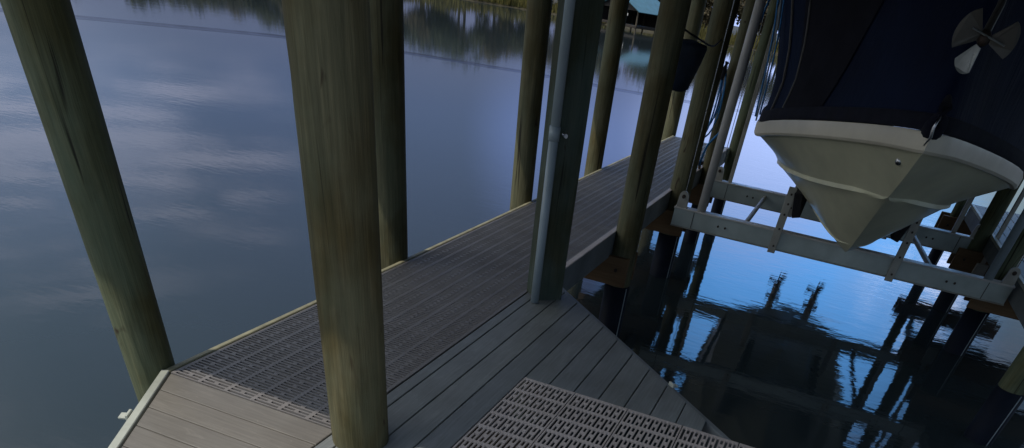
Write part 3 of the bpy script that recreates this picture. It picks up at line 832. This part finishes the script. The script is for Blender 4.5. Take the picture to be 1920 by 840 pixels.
kinds = [(crown_mesh(1, 7, 8, M['leaf1']), trunk_mesh(1, 8), 'olive green'), (crown_mesh(2, 8, 9, M['leaf2']), trunk_mesh(2, 9), 'dark green'), (crown_mesh(3, 6, 7.5, M['leaf3']), trunk_mesh(3, 7.5), 'brownish green')]
words = ['round', 'broad', 'tall', 'low', 'ragged', 'leaning', 'sparse', 'dense']
rg = random.Random(11)
xs = []; x = -175
while x < 60:
    xs.append(x); x += rg.uniform(2.1, 3.6)
for i, x in enumerate(xs):
    c, t, kn = kinds[rg.randrange(3)]
    y = shoreY(x) + (rg.uniform(8, 12), rg.uniform(14, 20))[i % 2]
    if -36 < x < -22: y += 9
    r = empty('tree', (x, y, ZW+.5), '%s leafy tree in the row of woods along the far shore' % kn, 'tree', '%s trees along the far shore' % kn, rg.uniform(0, 6.28))
    s = rg.uniform(.7, 1.0); r.scale = (1.3*s, 1.3*s, s*rg.uniform(.85, 1.1))
    for nm, me in (('crown', c), ('trunk', t)):
        o = bpy.data.objects.new(nm, me); COL.objects.link(o); o.parent = r
# far boathouse
fb = empty('far_boathouse', (-29.6, 107.5, ZW), 'small dark open boathouse with a teal metal roof on the far shore', 'boathouse', None, R_(-24))
def fbl(name, bm, mat, par=fb):
    me = bpy.data.meshes.new(name); bm.normal_update(); bm.to_mesh(me); bm.free(); me.materials.append(mat)
    o = bpy.data.objects.new(name, me); COL.objects.link(o); o.parent = par; return o
W2, D2 = 3.3, 7
bm = NB(); box(bm, (-W2, -D2/2, .35), (W2, D2/2, .6), .02); fbl('platform', bm, M['house_d'])
for x in (-W2+.15, -W2/3, W2/3, W2-.15):
    for y in (-D2/2+.15, D2/2-.15):
        bm = NB(); tube(bm, [(x, y, -.6), (x, y, 1.92)], .11, 8); fbl('post', bm, M['bark'])
bm = NB(); box(bm, (-W2, D2/2-.1, .6), (W2, D2/2, 1.95)); fbl('back_wall', bm, M['house_d'])
bm = NB(); box(bm, (-W2, -D2/2+.2, .6), (-W2+.08, D2/2-.1, 1.95)); fbl('side_wall', bm, M['house_d'])
bm = NB(); vs = [bm.verts.new(q) for q in ((-W2-.1, -D2/2+.1, 1.95), (W2+.1, -D2/2+.1, 1.95), (0, -D2/2+.1, 3.25))]; bm.faces.new(vs); fbl('gable', bm, M['house_d'])
for s in (-1, 1):
    bm = NB(); box(bm, (0, -D2/2-.3, 0), (3.95, D2/2+.3, .07)); bmesh.ops.transform(bm, matrix=(Matrix.Translation((0, 0, 3.32)) @ Matrix.Rotation(R_(22), 4, 'Y')), verts=bm.verts)
    if s < 0: bmesh.ops.transform(bm, matrix=Matrix.Scale(-1, 4, (1, 0, 0)), verts=bm.verts); bmesh.ops.reverse_faces(bm, faces=bm.faces)
    fbl('roof', bm, M['teal'])
for k in range(6):
    bm = NB(); box(bm, (-.9+k*.48, -D2/2-.05, 1.38), (-.72+k*.48, -D2/2+.05, 1.62), .02); fbl('float', bm, M['white'])
for k in range(3):
    bm = NB(); box(bm, (-.5+k*.4, -D2/2-.05, .62), (-.3+k*.4, -D2/2+.1, .95), .02); fbl('float', bm, M['white'])

# ------------------------------------------------------------ sky, sun, camera
SUN_AZ = 225.0      # compass-like: direction the sun stands in, (-x,-y)
SUN_EL = 60.0
sun_dir = Vector((-math.sin(R_(45))*math.cos(R_(SUN_EL)), -math.cos(R_(45))*math.cos(R_(SUN_EL)), math.sin(R_(SUN_EL))))
ld = bpy.data.lights.new('sun', 'SUN'); ld.energy = 3.1; ld.angle = R_(.53); ld.color = (1, .93, .82)
so = bpy.data.objects.new('sun', ld); COL.objects.link(so); so.rotation_euler = (-sun_dir).to_track_quat('-Z', 'Y').to_euler()
w = bpy.data.worlds.new('World'); scene.world = w; w.use_nodes = True
nt = w.node_tree; N = nt.nodes; bg = N['Background']
sky = N.new('ShaderNodeTexSky'); sky.sky_type = 'NISHITA'; sky.sun_disc = False
sky.sun_elevation = R_(SUN_EL); sky.sun_rotation = math.atan2(sun_dir.x, sun_dir.y); sky.air_density = 1.1; sky.dust_density = .6; sky.ozone_density = 2.2
def wm(op, a, b=0.0, clamp=False):
    m = N.new('ShaderNodeMath'); m.operation = op; m.use_clamp = clamp
    for i, v in enumerate((a, b)):
        if hasattr(v, 'is_linked'): nt.links.new(v, m.inputs[i])
        else: m.inputs[i].default_value = v
    return m.outputs[0]
tc = N.new('ShaderNodeTexCoord'); sep = N.new('ShaderNodeSeparateXYZ'); nt.links.new(tc.outputs['Generated'], sep.inputs[0])
def wnoise(sc, scale, detail=6, rough=.6, dist=0):
    mp = N.new('ShaderNodeMapping'); mp.inputs['Scale'].default_value = sc; nt.links.new(tc.outputs['Generated'], mp.inputs[0])
    n = N.new('ShaderNodeTexNoise'); n.inputs['Scale'].default_value = scale; n.inputs['Detail'].default_value = detail; n.inputs['Roughness'].default_value = rough; n.inputs['Distortion'].default_value = dist
    nt.links.new(mp.outputs[0], n.inputs['Vector']); return n.outputs['Fac']
def blob(az, el, rad, soft):
    d_ = Vector((math.sin(R_(az))*math.cos(R_(el)), math.cos(R_(az))*math.cos(R_(el)), math.sin(R_(el))))
    v = N.new('ShaderNodeVectorMath'); v.operation = 'DOT_PRODUCT'; nt.links.new(tc.outputs['Generated'], v.inputs[0]); v.inputs[1].default_value = d_
    mr = N.new('ShaderNodeMapRange'); mr.interpolation_type = 'SMOOTHSTEP'
    mr.inputs['From Min'].default_value = math.cos(R_(rad+soft)); mr.inputs['From Max'].default_value = math.cos(R_(max(rad-soft, 0))); nt.links.new(v.outputs['Value'], mr.inputs['Value'])
    return mr.outputs[0]
def wramp(fac, a, b):
    mr = N.new('ShaderNodeMapRange'); mr.interpolation_type = 'SMOOTHSTEP'; mr.inputs['From Min'].default_value = a; mr.inputs['From Max'].default_value = b
    nt.links.new(fac, mr.inputs['Value']); return mr.outputs[0]
def wmix(fac, a, b):
    m = N.new('ShaderNodeMix'); m.data_type = 'RGBA'
    for inp, v in ((m.inputs[0], fac), (m.inputs[6], a), (m.inputs[7], b)):
        if hasattr(v, 'is_linked'): nt.links.new(v, inp)
        else: inp.default_value = (*v, 1) if isinstance(v, tuple) else v
    return m.outputs[2]
streak = wnoise((1, 1, 5.5), 3.2, 7, .62, .3)
fine = wnoise((1, 1, 3.2), 9, 6, .65, .5)
clouds = wm('MULTIPLY', wramp(streak, .52, .70), .30)
local = wm('MULTIPLY', wm('MAXIMUM', wm('MAXIMUM', blob(-55, 12, 5, 7), blob(-46, 11, 3, 6)), 0.0), wramp(wnoise((1, 1, 15), 4.2, 7, .62, .3), .46, .62))
left = blob(-35, 8, 26, 14)
clouds = wm('MULTIPLY', clouds, wm('SUBTRACT', 1.0, left))
mask = wm('MAXIMUM', clouds, wm('MULTIPLY', local, .75), True)
# darkening added low in the sky to dim the far water
lowdark = wm('MULTIPLY', wm('SUBTRACT', 1.0, wramp(sep.outputs['Z'], .04, .15)), wm('SUBTRACT', 1.0, blob(2, 4, 9, 9)))
whitebank = wm('MULTIPLY', blob(-4, 4, 7, 5), .9)
blue = blob(1, 17, 9, 7)
# sky dimmed leftward for darker water, over the slip it is clear blue
c = wmix(wm('MULTIPLY', blob(-28, 8, 23, 13), .92), sky.outputs[0], (1.2, 1.8, 3.9))
c = wmix(wm('MULTIPLY', blob(-58, 8, 5, 9), .55), c, (3.4, 4.6, 8.2))
c = wmix(wm('MULTIPLY', blob(-17, 8.5, 5, 5), .6), c, (3.6, 5.4, 12.5))
c = wmix(wm('MULTIPLY', wramp(sep.outputs['Z'], .45, .75), .8), c, (10.0, 11.2, 13.0))  # high sky brightened as added fill for the shaded deck
c = wmix(wm('MULTIPLY', blue, .9), c, (4.6, 15.5, 36.0))
c = wmix(wm('MULTIPLY', mask, wm('SUBTRACT', 1.0, wm('MULTIPLY', left, .62))), c, (13.0, 12.5, 15.0))
c = wmix(wm('MULTIPLY', wm('MULTIPLY', blob(9.5, 12.5, 2.2, 2.4), wramp(wnoise((1, 1, 4), 13, 7, .65, .6), .47, .60)), .85), c, (27.0, 30.0, 40.0))
c = wmix(wm('MULTIPLY', blob(105, 15, 45, 22), .85), c, (1.4, 1.8, 2.3))  # sky darkened on the right, added to shade the starboard hull
c = wmix(wm('MULTIPLY', blob(-115, 28, 32, 20), .8), c, (13.0, 13.2, 13.0))  # sky brightened behind left, added light for the port hull
c = wmix(whitebank, c, (9.0, 11.5, 20.5))
c = wmix(wm('MULTIPLY', lowdark, .85), c, (1.5, 1.75, 2.9))
nt.links.new(c, bg.inputs['Color']); bg.inputs['Strength'].default_value = .12

cam = bpy.data.cameras.new('camera'); co = bpy.data.objects.new('camera', cam); COL.objects.link(co); scene.camera = co
RR = [[0.9183563329064856, 0.375877444490666, 0.1238458418103678], [0.3452802637927626, -0.6080604738417059, -0.7148734150789219], [-0.1933990311396431, 0.6992700528941351, -0.6881992501301356]]
Fp, CX, CY = 1161.976575897415, 1004.77754933432, 1094.8664370639392
m = Matrix(((RR[0][0], -RR[1][0], -RR[2][0], 0), (RR[0][1], -RR[1][1], -RR[2][1], 0), (RR[0][2], -RR[1][2], -RR[2][2], 1.55), (0, 0, 0, 1)))
co.matrix_world = m
cam.sensor_fit = 'HORIZONTAL'; cam.sensor_width = 36; cam.lens = Fp/1920*36
cam.shift_x = (960-CX)/1920; cam.shift_y = (CY-420)/1920
cam.clip_start = .05; cam.clip_end = 2000
scene.view_settings.view_transform = 'Standard'; scene.view_settings.look = 'None'
scene.view_settings.exposure = -0.35; scene.view_settings.gamma = 1
scene.render.engine = 'CYCLES'
